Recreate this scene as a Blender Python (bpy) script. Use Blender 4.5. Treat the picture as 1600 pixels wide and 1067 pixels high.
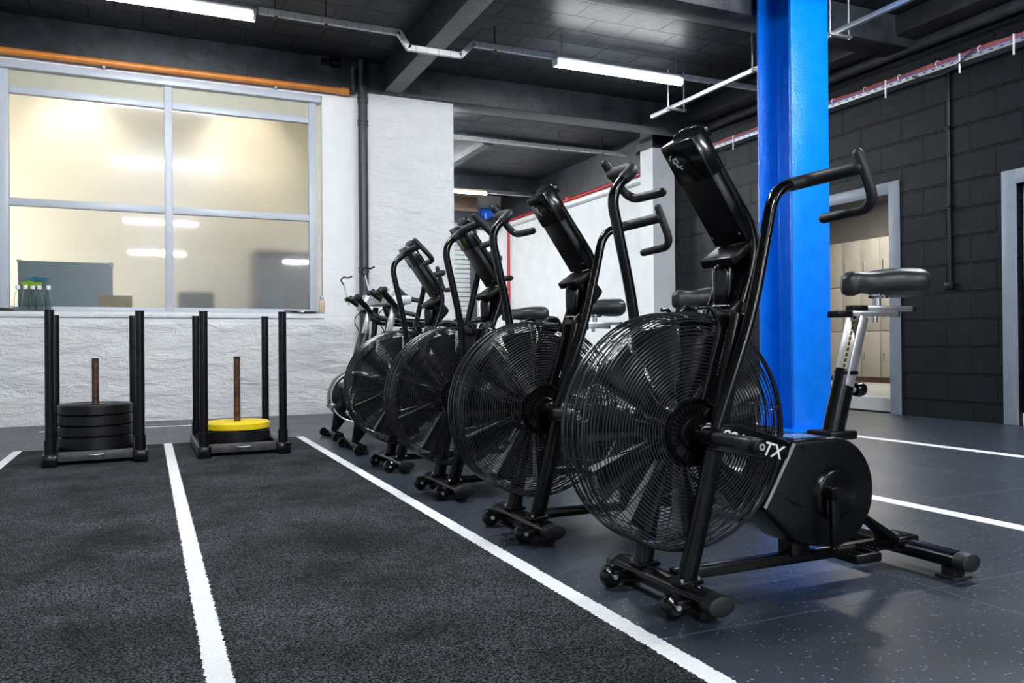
import bpy, bmesh, math, random
from mathutils import Vector, Matrix
R = math.radians
random.seed(4)
for o in list(bpy.data.objects): bpy.data.objects.remove(o, do_unlink=True)
SC = bpy.context.scene
COL = SC.collection

# ------------------------------------------------------------------ camera, world, exposure
yaw, pitch, roll = 0.42363, 0.00407, -0.00805
f_ = Vector((math.sin(yaw)*math.cos(pitch), math.cos(yaw)*math.cos(pitch), math.sin(pitch)))
r0 = Vector((math.cos(yaw), -math.sin(yaw), 0)); u0 = r0.cross(f_)
r_ = r0*math.cos(roll) + u0*math.sin(roll); u_ = u0*math.cos(roll) - r0*math.sin(roll)
cam = bpy.data.objects.new('camera', bpy.data.cameras.new('camera')); COL.objects.link(cam)
cam.matrix_world = Matrix(((r_.x, u_.x, -f_.x, 0), (r_.y, u_.y, -f_.y, 0), (r_.z, u_.z, -f_.z, 0.70), (0, 0, 0, 1)))
cam.data.sensor_width = 36; cam.data.lens = 28.47; cam.data.clip_end = 80; cam.data.clip_start = 0.02
SC.camera = cam
W = bpy.data.worlds.new('world'); SC.world = W; W.use_nodes = True
W.node_tree.nodes['Background'].inputs[0].default_value = (.55, .65, .8, 1)
W.node_tree.nodes['Background'].inputs[1].default_value = 0.02
SC.view_settings.view_transform = 'Standard'; SC.view_settings.look = 'None'
SC.view_settings.exposure = 0.0; SC.view_settings.gamma = 1.0
try: SC.view_settings.use_curve_mapping = False
except Exception: pass
TUBE = 345.0          # radiance of the fluorescent battens
OFFICE = 34.0       # watts of each downlight in the office behind the window

# ------------------------------------------------------------------ materials
def nd(nt, t, **kw):
    n = nt.nodes.new(t)
    for k, v in kw.items():
        if k.startswith('i_'):
            key = k[2:]
            n.inputs[int(key) if key.isdigit() else key.replace('_', ' ')].default_value = v
        else: setattr(n, k, v)
    return n
def base(name, col=(.5, .5, .5), rough=.5, metal=0, spec=.5, coat=0, coat_r=.1):
    m = bpy.data.materials.new(name); m.use_nodes = True
    b = m.node_tree.nodes['Principled BSDF']
    b.inputs['Base Color'].default_value = (*col, 1); b.inputs['Roughness'].default_value = rough
    b.inputs['Metallic'].default_value = metal; b.inputs['Specular IOR Level'].default_value = spec
    b.inputs['Coat Weight'].default_value = coat; b.inputs['Coat Roughness'].default_value = coat_r
    return m, m.node_tree, b
def lk(nt, a, ao, b, bi): nt.links.new(a.outputs[ao], b.inputs[bi])
def ramp(nt, src, so, p0, c0, p1, c1, extra=()):
    r = nd(nt, 'ShaderNodeValToRGB'); e = r.color_ramp.elements
    e[0].position = p0; e[0].color = (*c0, 1); e[1].position = p1; e[1].color = (*c1, 1)
    for p, c in extra:
        k = e.new(p); k.color = (*c, 1)
    lk(nt, src, so, r, 0); return r
def bump(nt, b, src, so, strength, dist, prev=None):
    n = nd(nt, 'ShaderNodeBump'); n.inputs['Strength'].default_value = strength; n.inputs['Distance'].default_value = dist
    lk(nt, src, so, n, 'Height')
    if prev: lk(nt, prev, 0, n, 'Normal')
    lk(nt, n, 0, b, 'Normal'); return n
def plain(name, col, rough=.5, metal=0, spec=.5, noise=0, nscale=200, bdist=.0004, coat=0):
    m, nt, b = base(name, col, rough, metal, spec, coat)
    tc = nd(nt, 'ShaderNodeTexCoord')
    n = nd(nt, 'ShaderNodeTexNoise'); n.inputs['Scale'].default_value = nscale; n.inputs['Detail'].default_value = 3
    lk(nt, tc, 'Object', n, 'Vector')
    mx = ramp(nt, n, 0, .3, tuple(c*(1-noise) for c in col), .7, tuple(min(1, c*(1+noise)) for c in col)); lk(nt, mx, 0, b, 'Base Color')
    if bdist: bump(nt, b, n, 0, .3, bdist)
    return m
def emit(name, col, s):
    m = bpy.data.materials.new(name); m.use_nodes = True; nt = m.node_tree; nt.nodes.clear()
    e = nd(nt, 'ShaderNodeEmission'); e.inputs[0].default_value = (*col, 1); e.inputs[1].default_value = s
    o = nd(nt, 'ShaderNodeOutputMaterial'); lk(nt, e, 0, o, 0); return m
def uv_plane(nt, a, b_):
    tc = nd(nt, 'ShaderNodeTexCoord'); s = nd(nt, 'ShaderNodeSeparateXYZ'); lk(nt, tc, 'Object', s, 0)
    c = nd(nt, 'ShaderNodeCombineXYZ'); lk(nt, s, a, c, 0); lk(nt, s, b_, c, 1); return tc, c
def brick(nt, vec, w, h, mortar, loc=(0, 0, 0), offset=.5, smooth=.1):
    mp = nd(nt, 'ShaderNodeMapping'); mp.inputs['Location'].default_value = loc; lk(nt, vec, 0, mp, 0)
    t = nd(nt, 'ShaderNodeTexBrick'); t.offset = offset
    for k, v in (('Scale', 1), ('Mortar Size', mortar), ('Mortar Smooth', smooth), ('Brick Width', w), ('Row Height', h), ('Bias', 0)): t.inputs[k].default_value = v
    t.inputs['Color1'].default_value = (1, 1, 1, 1); t.inputs['Color2'].default_value = (.8, .8, .8, 1); t.inputs['Mortar'].default_value = (0, 0, 0, 1)
    lk(nt, mp, 0, t, 0); return t
def noise(nt, tc, scale, detail=4, rough=.6, dist=0, out='Object'):
    n = nd(nt, 'ShaderNodeTexNoise'); n.inputs['Scale'].default_value = scale; n.inputs['Detail'].default_value = detail
    n.inputs['Roughness'].default_value = rough; n.inputs['Distortion'].default_value = dist
    lk(nt, tc, out, n, 'Vector'); return n
def math_(nt, op, a, ao, v):
    n = nd(nt, 'ShaderNodeMath', operation=op); lk(nt, a, ao, n, 0)
    if isinstance(v, tuple): lk(nt, v[0], v[1], n, 1)
    else: n.inputs[1].default_value = v
    return n
def mixc(nt, fac, fo, c1, c2, blend='MIX'):
    n = nd(nt, 'ShaderNodeMix', data_type='RGBA', blend_type=blend)
    if isinstance(fac, float): n.inputs[0].default_value = fac
    else: lk(nt, fac, fo, n, 0)
    for i, c in ((6, c1), (7, c2)):
        if isinstance(c, tuple) and not hasattr(c[0], 'outputs'): n.inputs[i].default_value = (*c, 1)
        else: lk(nt, c[0], c[1], n, i)
    return n

def m_turf():
    m, nt, b = base('turf', (.03, .03, .033), .95, spec=.12)
    tc = nd(nt, 'ShaderNodeTexCoord')
    fine = noise(nt, tc, 150, 3, .8); big = noise(nt, tc, 2.6, 6, .65); mid = noise(nt, tc, 40, 3, .6)
    c = ramp(nt, fine, 0, .45, (.0015, .0018, .0025), .60, (.105, .112, .124))
    c2 = ramp(nt, big, 0, .36, (.45, .45, .45), .66, (1.35, 1.37, 1.4))
    c3 = ramp(nt, mid, 0, .3, (.75, .75, .75), .7, (1.2, 1.2, 1.2))
    x = mixc(nt, 1.0, 0, (c, 0), (c2, 0), 'MULTIPLY'); x2 = mixc(nt, 1.0, 0, (x, 2), (c3, 0), 'MULTIPLY')
    lk(nt, x2, 2, b, 'Base Color'); bump(nt, b, fine, 0, .9, .006); return m
def m_turf_white():
    m, nt, b = base('turf_white', (.75, .76, .77), .9, spec=.15)
    tc = nd(nt, 'ShaderNodeTexCoord'); fine = noise(nt, tc, 240, 3, .7)
    c = ramp(nt, fine, 0, .3, (.62, .63, .64), .6, (.82, .83, .84)); lk(nt, c, 0, b, 'Base Color'); bump(nt, b, fine, 0, .5, .003); return m
def m_rubber():
    m, nt, b = base('rubber_tile', (.02, .024, .032), .5, spec=.5)
    tc, v = uv_plane(nt, 0, 1)
    t = brick(nt, v, .94, .9, .0035, (-1.095+.94*4, -1.606+.9*4, 0), 0.0)
    vo = nd(nt, 'ShaderNodeTexVoronoi'); vo.inputs['Scale'].default_value = 75; lk(nt, tc, 'Object', vo, 'Vector')
    sp = ramp(nt, vo, 'Distance', .16, (1, 1, 1), .30, (0, 0, 0))
    sel = nd(nt, 'ShaderNodeSeparateColor'); lk(nt, vo, 'Color', sel, 0)
    th = math_(nt, 'GREATER_THAN', sel, 0, .74); mk = math_(nt, 'MULTIPLY', th, 0, (sp, 0))
    grain = noise(nt, tc, 240, 3, .75); big = noise(nt, tc, 1.5, 3, .5)
    g = ramp(nt, grain, 0, .36, (.004, .006, .0085), .66, (.058, .072, .098))
    s = mixc(nt, mk, 0, (g, 0), (.16, .24, .46))
    lines = ramp(nt, t, 'Fac', 0, (1, 1, 1), 1, (2.6, 2.5, 2.5))
    x = mixc(nt, 1.0, 0, (s, 2), (lines, 0), 'MULTIPLY'); lk(nt, x, 2, b, 'Base Color')
    rr = ramp(nt, big, 0, .25, (.30, .30, .30), .75, (.42, .42, .42)); lk(nt, rr, 0, b, 'Roughness')
    inv = math_(nt, 'MULTIPLY', t, 'Fac', -1.0); bump(nt, b, inv, 0, .6, .004); return m
def m_white_wall():
    m, nt, b = base('white_brick', (.78, .79, .80), .55, spec=.35)
    tc, v = uv_plane(nt, 0, 2)
    n1 = noise(nt, tc, 3.5, 6, .6); 
    mp = nd(nt, 'ShaderNodeMapping'); mp.inputs['Scale'].default_value = (3.4, 3, 9.5); lk(nt, tc, 'Object', mp, 0)
    st = nd(nt, 'ShaderNodeTexNoise'); st.inputs['Scale'].default_value = 1.0; st.inputs['Detail'].default_value = 7; st.inputs['Roughness'].default_value = .66; st.inputs['Distortion'].default_value = .4
    lk(nt, mp, 0, st, 'Vector')
    add = nd(nt, 'ShaderNodeVectorMath', operation='SCALE'); lk(nt, n1, 1, add, 0); add.inputs['Scale'].default_value = .30
    a2 = nd(nt, 'ShaderNodeVectorMath', operation='ADD'); lk(nt, v, 0, a2, 0); lk(nt, add, 0, a2, 1)
    t = brick(nt, a2, .41, .135, .02, (0, .03, 0), .5, 1.0)
    inv = math_(nt, 'MULTIPLY', t, 'Fac', -.045)
    # smoother plaster beside the window, rough stonework below the sill and on the pier
    h = math_(nt, 'ADD', st, 0, (inv, 0))
    s = nd(nt, 'ShaderNodeSeparateXYZ'); lk(nt, tc, 'Object', s, 0)
    zr = ramp(nt, s, 2, .90, (1, 1, 1), 1.0, (.16, .16, .16)); xr = ramp(nt, s, 0, 0.0, (0, 0, 0), 1, (1, 1, 1))
    xm = nd(nt, 'ShaderNodeMapRange'); lk(nt, s, 0, xm, 0); xm.inputs[1].default_value = 2.0; xm.inputs[2].default_value = 2.3; xm.inputs[3].default_value = 0; xm.inputs[4].default_value = .62
    zm = nd(nt, 'ShaderNodeMapRange'); lk(nt, s, 2, zm, 0); zm.inputs[1].default_value = .92; zm.inputs[2].default_value = 1.0; zm.inputs[3].default_value = 1; zm.inputs[4].default_value = .14
    mxm = math_(nt, 'MAXIMUM', xm, 0, (zm, 0)); hh = math_(nt, 'MULTIPLY', h, 0, (mxm, 0))
    bump(nt, b, hh, 0, 1.0, .072)
    c = ramp(nt, n1, 0, .25, (.82, .83, .845), .6, (.88, .885, .89)); lk(nt, c, 0, b, 'Base Color'); return m
def m_block(name, a, b_, w, h, mort, loc, c0, c1, rough, bd=.012, fleck=True, offset=.5):
    m, nt, b = base(name, c0, rough, spec=.18)
    tc, v = uv_plane(nt, a, b_)
    n1 = noise(nt, tc, 1.1, 4, .6); wob = nd(nt, 'ShaderNodeVectorMath', operation='SCALE'); lk(nt, n1, 1, wob, 0); wob.inputs['Scale'].default_value = .03
    a2 = nd(nt, 'ShaderNodeVectorMath', operation='ADD'); lk(nt, v, 0, a2, 0); lk(nt, wob, 0, a2, 1)
    t = brick(nt, a2, w, h, mort, loc, offset, .4)
    n2 = noise(nt, tc, 9, 6, .65); n3 = noise(nt, tc, 2.0, 4, .6); n4 = noise(nt, tc, 70, 3, .6)
    c = ramp(nt, n2, 0, .3, c0, .7, c1); d = ramp(nt, n3, 0, .3, (.7, .7, .7), .7, (1.2, 1.2, 1.2))
    x = mixc(nt, 1.0, 0, (c, 0), (d, 0), 'MULTIPLY')
    mo = ramp(nt, t, 'Fac', 0, (1, 1, 1), 1, (.30, .30, .30)); x = mixc(nt, 1.0, 0, (x, 2), (mo, 0), 'MULTIPLY')
    if fleck:
        vo = nd(nt, 'ShaderNodeTexVoronoi'); vo.inputs['Scale'].default_value = 9; lk(nt, tc, 'Object', vo, 'Vector')
        sp = ramp(nt, vo, 'Distance', .05, (1, 1, 1), .08, (0, 0, 0)); sel = nd(nt, 'ShaderNodeSeparateColor'); lk(nt, vo, 'Color', sel, 0)
        th = math_(nt, 'GREATER_THAN', sel, 0, .86); mk = math_(nt, 'MULTIPLY', th, 0, (sp, 0)); x = mixc(nt, mk, 0, (x, 2), (.5, .47, .47))
    lk(nt, x, 2, b, 'Base Color')
    inv = math_(nt, 'MULTIPLY', t, 'Fac', -1.0); bp = bump(nt, b, inv, 0, 1.0, bd)
    bp = bump(nt, b, n2, 0, .5, .012, bp); bump(nt, b, n4, 0, .35, .002, bp)
    return m
def m_dark_plaster(name, c0, c1, rough, sc=5):
    m, nt, b = base(name, c0, rough, spec=.45)
    tc = nd(nt, 'ShaderNodeTexCoord'); n = noise(nt, tc, sc, 7, .65, .5); n2 = noise(nt, tc, 45, 3, .6)
    c = ramp(nt, n, 0, .32, c0, .68, c1); lk(nt, c, 0, b, 'Base Color')
    bp = bump(nt, b, n, 0, .5, .02); bump(nt, b, n2, 0, .3, .003, bp); return m
def m_blue():
    m, nt, b = base('blue_gloss', (.0, .19, .86), .22, spec=.5)
    tc = nd(nt, 'ShaderNodeTexCoord'); n = noise(nt, tc, 55, 3, .6); n2 = noise(nt, tc, 6, 4, .6)
    c = ramp(nt, n2, 0, .3, (.0, .17, .84), .7, (.0, .215, .93)); lk(nt, c, 0, b, 'Base Color')
    bump(nt, b, n, 0, .6, .008); return m
def m_frost():
    m, nt, b = base('frosted_glass', (.97, .96, .93), .22, spec=.5)
    b.inputs['Transmission Weight'].default_value = 1; b.inputs['IOR'].default_value = 1.32
    b.inputs['Coat Weight'].default_value = 1; b.inputs['Coat Roughness'].default_value = .03; b.inputs['Coat IOR'].default_value = 1.5
    tc = nd(nt, 'ShaderNodeTexCoord'); n = noise(nt, tc, 1.3, 2, .5); r = ramp(nt, n, 0, .3, (.20, .20, .20), .7, (.26, .26, .26)); lk(nt, r, 0, b, 'Roughness')
    return m
def m_glass(name, col=(.95, 1, .98)):
    m, nt, b = base(name, col, .03); b.inputs['Transmission Weight'].default_value = 1; b.inputs['IOR'].default_value = 1.3
    tc = nd(nt, 'ShaderNodeTexCoord'); n = noise(nt, tc, 12, 2, .5); r = ramp(nt, n, 0, .3, (.02, .02, .02), .7, (.06, .06, .06)); lk(nt, r, 0, b, 'Roughness')
    return m
def m_rust():
    m, nt, b = base('worn_steel', (.06, .05, .045), .5, .6)
    tc = nd(nt, 'ShaderNodeTexCoord'); n = noise(nt, tc, 18, 5, .7)
    c = ramp(nt, n, 0, .4, (.03, .03, .032), .65, (.22, .09, .035)); lk(nt, c, 0, b, 'Base Color'); return m
def m_scale():   # seat post scale: black strip with yellow marks
    m, nt, b = base('scale_strip', (.01, .01, .01), .4)
    tc, v = uv_plane(nt, 0, 2); w = nd(nt, 'ShaderNodeTexWave', wave_type='BANDS', bands_direction='Y'); w.inputs['Scale'].default_value = 19; lk(nt, v, 0, w, 0)
    c = ramp(nt, w, 0, .78, (.008, .008, .008), .86, (.75, .5, .05)); lk(nt, c, 0, b, 'Base Color'); return m
def m_knurl():
    m, nt, b = base('knurled_black', (.02, .021, .023), .42)
    tc = nd(nt, 'ShaderNodeTexCoord'); ck = nd(nt, 'ShaderNodeTexChecker'); ck.inputs['Scale'].default_value = 240; lk(nt, tc, 'Object', ck, 0); bump(nt, b, ck, 1, .8, .0012); return m

M = dict(
 turf=m_turf(), turf_white=m_turf_white(), rubber=m_rubber(), white_wall=m_white_wall(),
 black_brick=m_block('black_block', 1, 2, .47, .2447, .012, (0.13, .072, 0), (.0022, .0034, .0055), (.0062, .0085, .0128), .5, .05),
 ceiling=m_block('black_ceiling', 0, 1, .45, .30, .010, (0, .1, 0), (.018, .021, .026), (.036, .041, .049), .42, .03, False),
 dark_beam=m_dark_plaster('dark_beam', (.012, .014, .018), (.046, .053, .066), .42),
 dark_pier=m_dark_plaster('dark_pier', (.016, .017, .02), (.035, .037, .043), .5),
 blue=m_blue(), frost=m_frost(), glass=m_glass('clear_glass'), rust=m_rust(), scale=m_scale(), knurl=m_knurl(),
 line=plain('line_white', (.82, .83, .84), .5, noise=.05, nscale=60),
 frame_white=plain('frame_white', (.52, .56, .63), .35, noise=.03, nscale=8),
 sill=plain('sill_white', (.80, .81, .83), .5, noise=.04, nscale=20, bdist=.002),
 panel=plain('beige_panel', (.47, .45, .34), .5, noise=.05, nscale=6),
 orange=plain('orange_pipe', (.72, .25, .045), .35, noise=.12, nscale=9),
 pipe_black=plain('pipe_black', (.035, .039, .048), .4, noise=.15, nscale=10),
 gloss=plain('black_gloss', (.0035, .004, .0048), .16, spec=.45, noise=.2, nscale=40, bdist=.0001),
 semi=plain('black_semi', (.003, .0034, .0042), .22, spec=.30, noise=.2, nscale=220, bdist=.0003),
 satin=plain('black_satin', (.003, .0034, .0042), .34, spec=.24, noise=.15, nscale=160, bdist=.0003),
 cage=plain('cage_wire', (.018, .0195, .022), .24, spec=.75, noise=.1, nscale=60, bdist=0),
 blade=plain('fan_blade', (.007, .0075, .0085), .16, spec=.8, noise=.2, nscale=14, bdist=.0003),
 blade_flap=plain('blade_flap', (.20, .20, .20), .32, spec=.9, noise=.15, nscale=30, bdist=.0002),  # pale grey paints the tube light caught by the black blades
 foam=plain('grip_foam', (.014, .015, .018), .5, spec=.4, noise=.2, nscale=400, bdist=.0006),
 saddle=plain('saddle_vinyl', (.018, .019, .021), .40, noise=.15, nscale=300, bdist=.0004),
 alu=plain('brushed_alu', (.78, .79, .80), .28, .9, noise=.05, nscale=30, bdist=0),
 chrome=plain('chrome', (.8, .8, .82), .14, 1, noise=.03, nscale=40, bdist=0),
 zinc=plain('zinc_steel', (.52, .54, .57), .42, .7, noise=.12, nscale=30),
 trunk=plain('trunking_white', (.92, .92, .92), .45, noise=.08, nscale=14),
 batten=plain('batten_body', (.55, .56, .58), .4, noise=.05, nscale=10),
 print_white=plain('white_print', (.85, .85, .86), .5, noise=.02, nscale=50, bdist=0),
 sled=plain('sled_paint', (.0028, .003, .0045), .28, spec=.35, noise=.2, nscale=60),
 sled_bare=plain('sled_worn_paint', (.05, .05, .055), .42, noise=.35, nscale=25),
 plate=plain('rubber_plate', (.0045, .0052, .0072), .42, spec=.35, noise=.2, nscale=120),
 yellow=plain('yellow_plate', (.85, .62, .008), .42, noise=.05, nscale=60),
 greyframe=plain('door_frame_paint', (.20, .235, .29), .4, noise=.05, nscale=10),
 doorleaf=plain('door_leaf', (.16, .19, .25), .4, noise=.05, nscale=10),
 locker=plain('locker_beige', (.52, .49, .43), .45, noise=.05, nscale=8),
 grey_paint=plain('grey_paint', (.35, .34, .33), .7, noise=.06, nscale=5),
 light_floor=plain('pale_floor', (.50, .50, .49), .6, noise=.08, nscale=7),
 far_white=plain('far_white_wall', (.78, .80, .82), .6, noise=.05, nscale=4, bdist=.003),
 red=plain('red_pipe', (.45, .02, .025), .4, noise=.1, nscale=20),
 shutter=plain('shutter_grey', (.42, .45, .46), .4, noise=.06, nscale=12),
 wood=plain('old_wood', (.22, .16, .12), .6, noise=.3, nscale=5, bdist=.003),
 wood_dark=plain('brown_wood', (.11, .055, .03), .5, noise=.2, nscale=9),
 motor=plain('motor_blue', (.01, .10, .55), .35, noise=.1, nscale=10),
 office=plain('office_wall', (.84, .81, .71), .7, noise=.03, nscale=3),
 board=plain('board_back', (.24, .38, .46), .5, noise=.04, nscale=3),
 olive=plain('olive_card', (.30, .25, .06), .6, noise=.05, nscale=20),
 folder=plain('teal_folder', (.035, .09, .12), .5, noise=.08, nscale=20),
 darkfurn=plain('dark_furniture', (.05, .052, .055), .6, noise=.1, nscale=6),
 cap=plain('bottle_cap', (.82, .83, .84), .4, noise=.04, nscale=60),
 lime=plain('lime_cloth', (.20, .34, .01), .7, noise=.3, nscale=40),
 teal=plain('teal_cloth', (.01, .13, .20), .7, noise=.3, nscale=40),
 tan=plain('tan_plastic', (.62, .48, .33), .4, noise=.05, nscale=20),
 cable_r=plain('cable_red', (.42, .10, .08), .5, noise=.2, nscale=30),
 cable_v=plain('cable_violet', (.22, .14, .42), .5, noise=.2, nscale=30),
 cable_g=plain('cable_grey', (.50, .50, .52), .5, noise=.2, nscale=30),
 tube=emit('tube_light', (.93, .97, 1.0), TUBE), tube_back=emit('tube_light_back', (.93, .97, 1.0), TUBE*.14), tube_warm=emit('tube_warm', (1, .80, .50), TUBE*.06),
)

# ------------------------------------------------------------------ mesh helpers
class MB:
    def __init__(s): s.bm = bmesh.new()
    def add(s, t, mat=None):
        if mat is not None: bmesh.ops.transform(t, matrix=mat, verts=t.verts)
        me = bpy.data.meshes.new('t'); t.to_mesh(me); s.bm.from_mesh(me); bpy.data.meshes.remove(me); t.free(); return s
    def box(s, lo, hi, bev=0, mat=None, seg=2):
        t = bmesh.new(); c = [(a+b)/2 for a, b in zip(lo, hi)]; d = [abs(b-a) for a, b in zip(lo, hi)]
        bmesh.ops.create_cube(t, size=1, matrix=Matrix.Translation(c) @ Matrix.Diagonal((*d, 1)))
        if bev: bmesh.ops.bevel(t, geom=list(t.edges), offset=min(bev, min(d)*.49), segments=seg, affect='EDGES', profile=.5)
        return s.add(t, mat)
    def prism(s, poly, a, b, axis='y', bev=0, mat=None, seg=2):
        t = bmesh.new()
        def P(u, v, w): return {'y': (u, w, v), 'x': (w, u, v), 'z': (u, v, w)}[axis]
        A = [t.verts.new(P(u, v, a)) for u, v in poly]; B = [t.verts.new(P(u, v, b)) for u, v in poly]
        t.faces.new(A); t.faces.new(B[::-1]); n = len(poly)
        for i in range(n): t.faces.new((A[i], B[i], B[(i+1) % n], A[(i+1) % n]))
        bmesh.ops.recalc_face_normals(t, faces=t.faces)
        if bev:
            es = [e for e in t.edges if len(e.link_faces) == 2 and e.calc_face_angle(0) > .6]
            bmesh.ops.bevel(t, geom=es, offset=bev, segments=seg, affect='EDGES', profile=.5)
        return s.add(t, mat)
    def tube(s, pts, r, n=12, cap='flat', closed=False, oval=1.0, up=None):
        pts = [Vector(p) for p in pts]; t = bmesh.new(); N = len(pts); rings = []
        rr = r if isinstance(r, (list, tuple)) else [r]*N
        tang = []
        for i in range(N):
            if closed: d = pts[(i+1) % N]-pts[i-1]
            else: d = pts[min(i+1, N-1)]-pts[max(i-1, 0)]
            tang.append(d.normalized())
        u = Vector(up) if up else (Vector((0, 0, 1)) if abs(tang[0].z) < .9 else Vector((0, 1, 0)))
        for i in range(N):
            u = (u-tang[i]*u.dot(tang[i])).normalized(); v = tang[i].cross(u)
            rings.append((pts[i], u.copy(), v, rr[i]))
        if cap == 'round' and not closed:
            def hem(ring, d):
                p, a, b, q = ring; return [(p+d*q*math.sin(k), a, b, q*math.cos(k)) for k in (R(30), R(60), R(82))]
            rings = hem(rings[0], -tang[0])[::-1]+rings+hem(rings[-1], tang[-1])
        V = [[t.verts.new(p+(a*math.cos(2*math.pi*k/n)*q+b*math.sin(2*math.pi*k/n)*q*oval)) for k in range(n)] for p, a, b, q in rings]
        L = len(V)
        for i in range(L if closed else L-1):
            A, B = V[i], V[(i+1) % L]
            for k in range(n): t.faces.new((A[k], A[(k+1) % n], B[(k+1) % n], B[k]))
        if not closed: t.faces.new(V[0][::-1]); t.faces.new(V[-1])
        bmesh.ops.recalc_face_normals(t, faces=t.faces)
        return s.add(t)
    def lathe(s, prof, n=32, axis='z', loc=(0, 0, 0), mat=None):
        t = bmesh.new(); V = []
        def P(r, h, a):
            x, y = r*math.cos(a), r*math.sin(a)
            return {'z': (x, y, h), 'y': (x, h, y), 'x': (h, x, y)}[axis]
        for r, h in prof:
            if r < 1e-6: V.append([t.verts.new(P(0, h, 0))])
            else: V.append([t.verts.new(P(r, h, 2*math.pi*k/n)) for k in range(n)])
        for A, B in zip(V, V[1:]):
            for k in range(n):
                a, b, c, d = A[k % len(A)], A[(k+1) % len(A)], B[(k+1) % len(B)], B[k % len(B)]
                q = []; [q.append(x) for x in (a, b, c, d) if x not in q]
                if len(q) > 2: t.faces.new(q)
        bmesh.ops.recalc_face_normals(t, faces=t.faces)
        return s.add(t, Matrix.Translation(loc) if mat is None else Matrix.Translation(loc) @ mat)
    def cyl(s, a, b, r, n=20, bev=0): return s.tube([a, b], r, n)
    def ell(s, c, rad, n=20, mat=None):
        t = bmesh.new(); bmesh.ops.create_uvsphere(t, u_segments=n, v_segments=max(8, n//2), radius=1)
        bmesh.ops.transform(t, matrix=Matrix.Translation(c) @ (mat or Matrix()) @ Matrix.Diagonal((*rad, 1)), verts=t.verts); return s.add(t)
    def build(s, name, mat, parent=None, loc=(0, 0, 0), ang=38):
        bm = s.bm
        for f in bm.faces: f.smooth = True
        for e in bm.edges:
            if len(e.link_faces) == 2 and e.calc_face_angle(0) > R(ang): e.smooth = False
        me = bpy.data.meshes.new(name); bm.to_mesh(me); bm.free(); me.materials.append(mat)
        o = bpy.data.objects.new(name, me); o.location = loc; COL.objects.link(o)
        if parent: o.parent = parent
        return o
def curve_pts(pts, rad, k=6):       # rounds the corners of a polyline
    P = [Vector(p) for p in pts]; out = [P[0]]
    rads = rad if isinstance(rad, (list, tuple)) else [rad]*(len(P)-2)
    for i in range(1, len(P)-1):
        a, b, c = P[i-1], P[i], P[i+1]; d = min(rads[i-1], (a-b).length*.49, (c-b).length*.49)
        p0 = b+(a-b).normalized()*d; p1 = b+(c-b).normalized()*d
        for j in range(k+1):
            q = j/k; out.append(p0*(1-q)**2+b*2*q*(1-q)+p1*q*q)
    out.append(P[-1]); return out
def empty(name, loc, rz=0):
    o = bpy.data.objects.new(name, None); o.empty_display_size = .1; o.location = loc; o.rotation_euler = (0, 0, rz); COL.objects.link(o); return o
def tag(o, label=None, cat=None, group=None, kind=None):
    for k, v in (('label', label), ('category', cat), ('group', group), ('kind', kind)):
        if v: o[k] = v
    return o
KIDS = lambda o: [c for c in bpy.data.objects if c.parent == o]
def copy_tree(o, parent=None):
    c = o.copy(); COL.objects.link(c)
    if parent: c.parent = parent; c.matrix_parent_inverse = o.matrix_parent_inverse.copy()
    for ch in KIDS(o): copy_tree(ch, c)
    return c
def text(body, size, mat, name, parent, mw, shear=.25, depth=.0006):
    cu = bpy.data.curves.new('txt', 'FONT'); cu.body = body; cu.size = size; cu.shear = shear; cu.extrude = depth; cu.offset = size*.012
    cu.align_x = 'CENTER'; cu.align_y = 'CENTER'
    t = bpy.data.objects.new('txt', cu); COL.objects.link(t); dg = bpy.context.evaluated_depsgraph_get(); dg.update()
    me = bpy.data.meshes.new_from_object(t.evaluated_get(dg)); bpy.data.objects.remove(t)
    me.transform(mw); me.materials.clear(); me.materials.append(mat)
    o = bpy.data.objects.new(name, me); COL.objects.link(o); o.parent = parent; return o
def st(o): o['kind'] = 'structure'; return o

# ------------------------------------------------------------------ setting
XR, YB, ZC = 6.57, 8.46, 3.70
st(MB().box((-4.2, -11, -.1), (XR+.02, 15.2, 0)).build('floor', M['rubber']))
st(MB().box((-4.2, -11, ZC), (XR+.4, 15.2, ZC+.12)).build('ceiling', M['ceiling']))
# back wall with the office window and the wide opening to the right of it
WX0, WX1, WZ0, WZ1 = -1.20, 1.62, 1.04, 3.30
mb = MB()
mb.box((-4.2, YB, 0), (3.12, YB+.40, WZ0-.0)).box((-4.2, YB, WZ0), (WX0, YB+.40, ZC)).box((WX1+.05, YB, WZ0), (3.12, YB+.40, ZC), 0).box((WX0, YB, WZ1), (WX1+.05, YB+.40, ZC))
st(mb.build('wall_back', M['white_wall']))
# right wall of black blocks with two doorways, white beyond the opening
mb = MB(); D1 = (5.64, 6.70, 2.13); D2 = (3.42, 4.385, 2.00)
mb.box((XR, -11, 0), (XR+.22, D2[0], ZC)).box((XR, D2[0], D2[2]), (XR+.22, D2[1], ZC)).box((XR, D2[1], 0), (XR+.22, D1[0], ZC))
mb.box((XR, D1[0], D1[2]), (XR+.22, D1[1], ZC)).box((XR, D1[1], 0), (XR+.22, 9.14, ZC))
st(mb.build('wall_right', M['black_brick']))
st(MB().box((-4.4, -11, 0), (-4.2, 15.2, ZC)).build('wall_left', M['far_white']))
st(MB().box((-4.2, -11.2, 0), (XR+.22, -11, ZC)).build('wall_front', M['far_white']))
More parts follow.
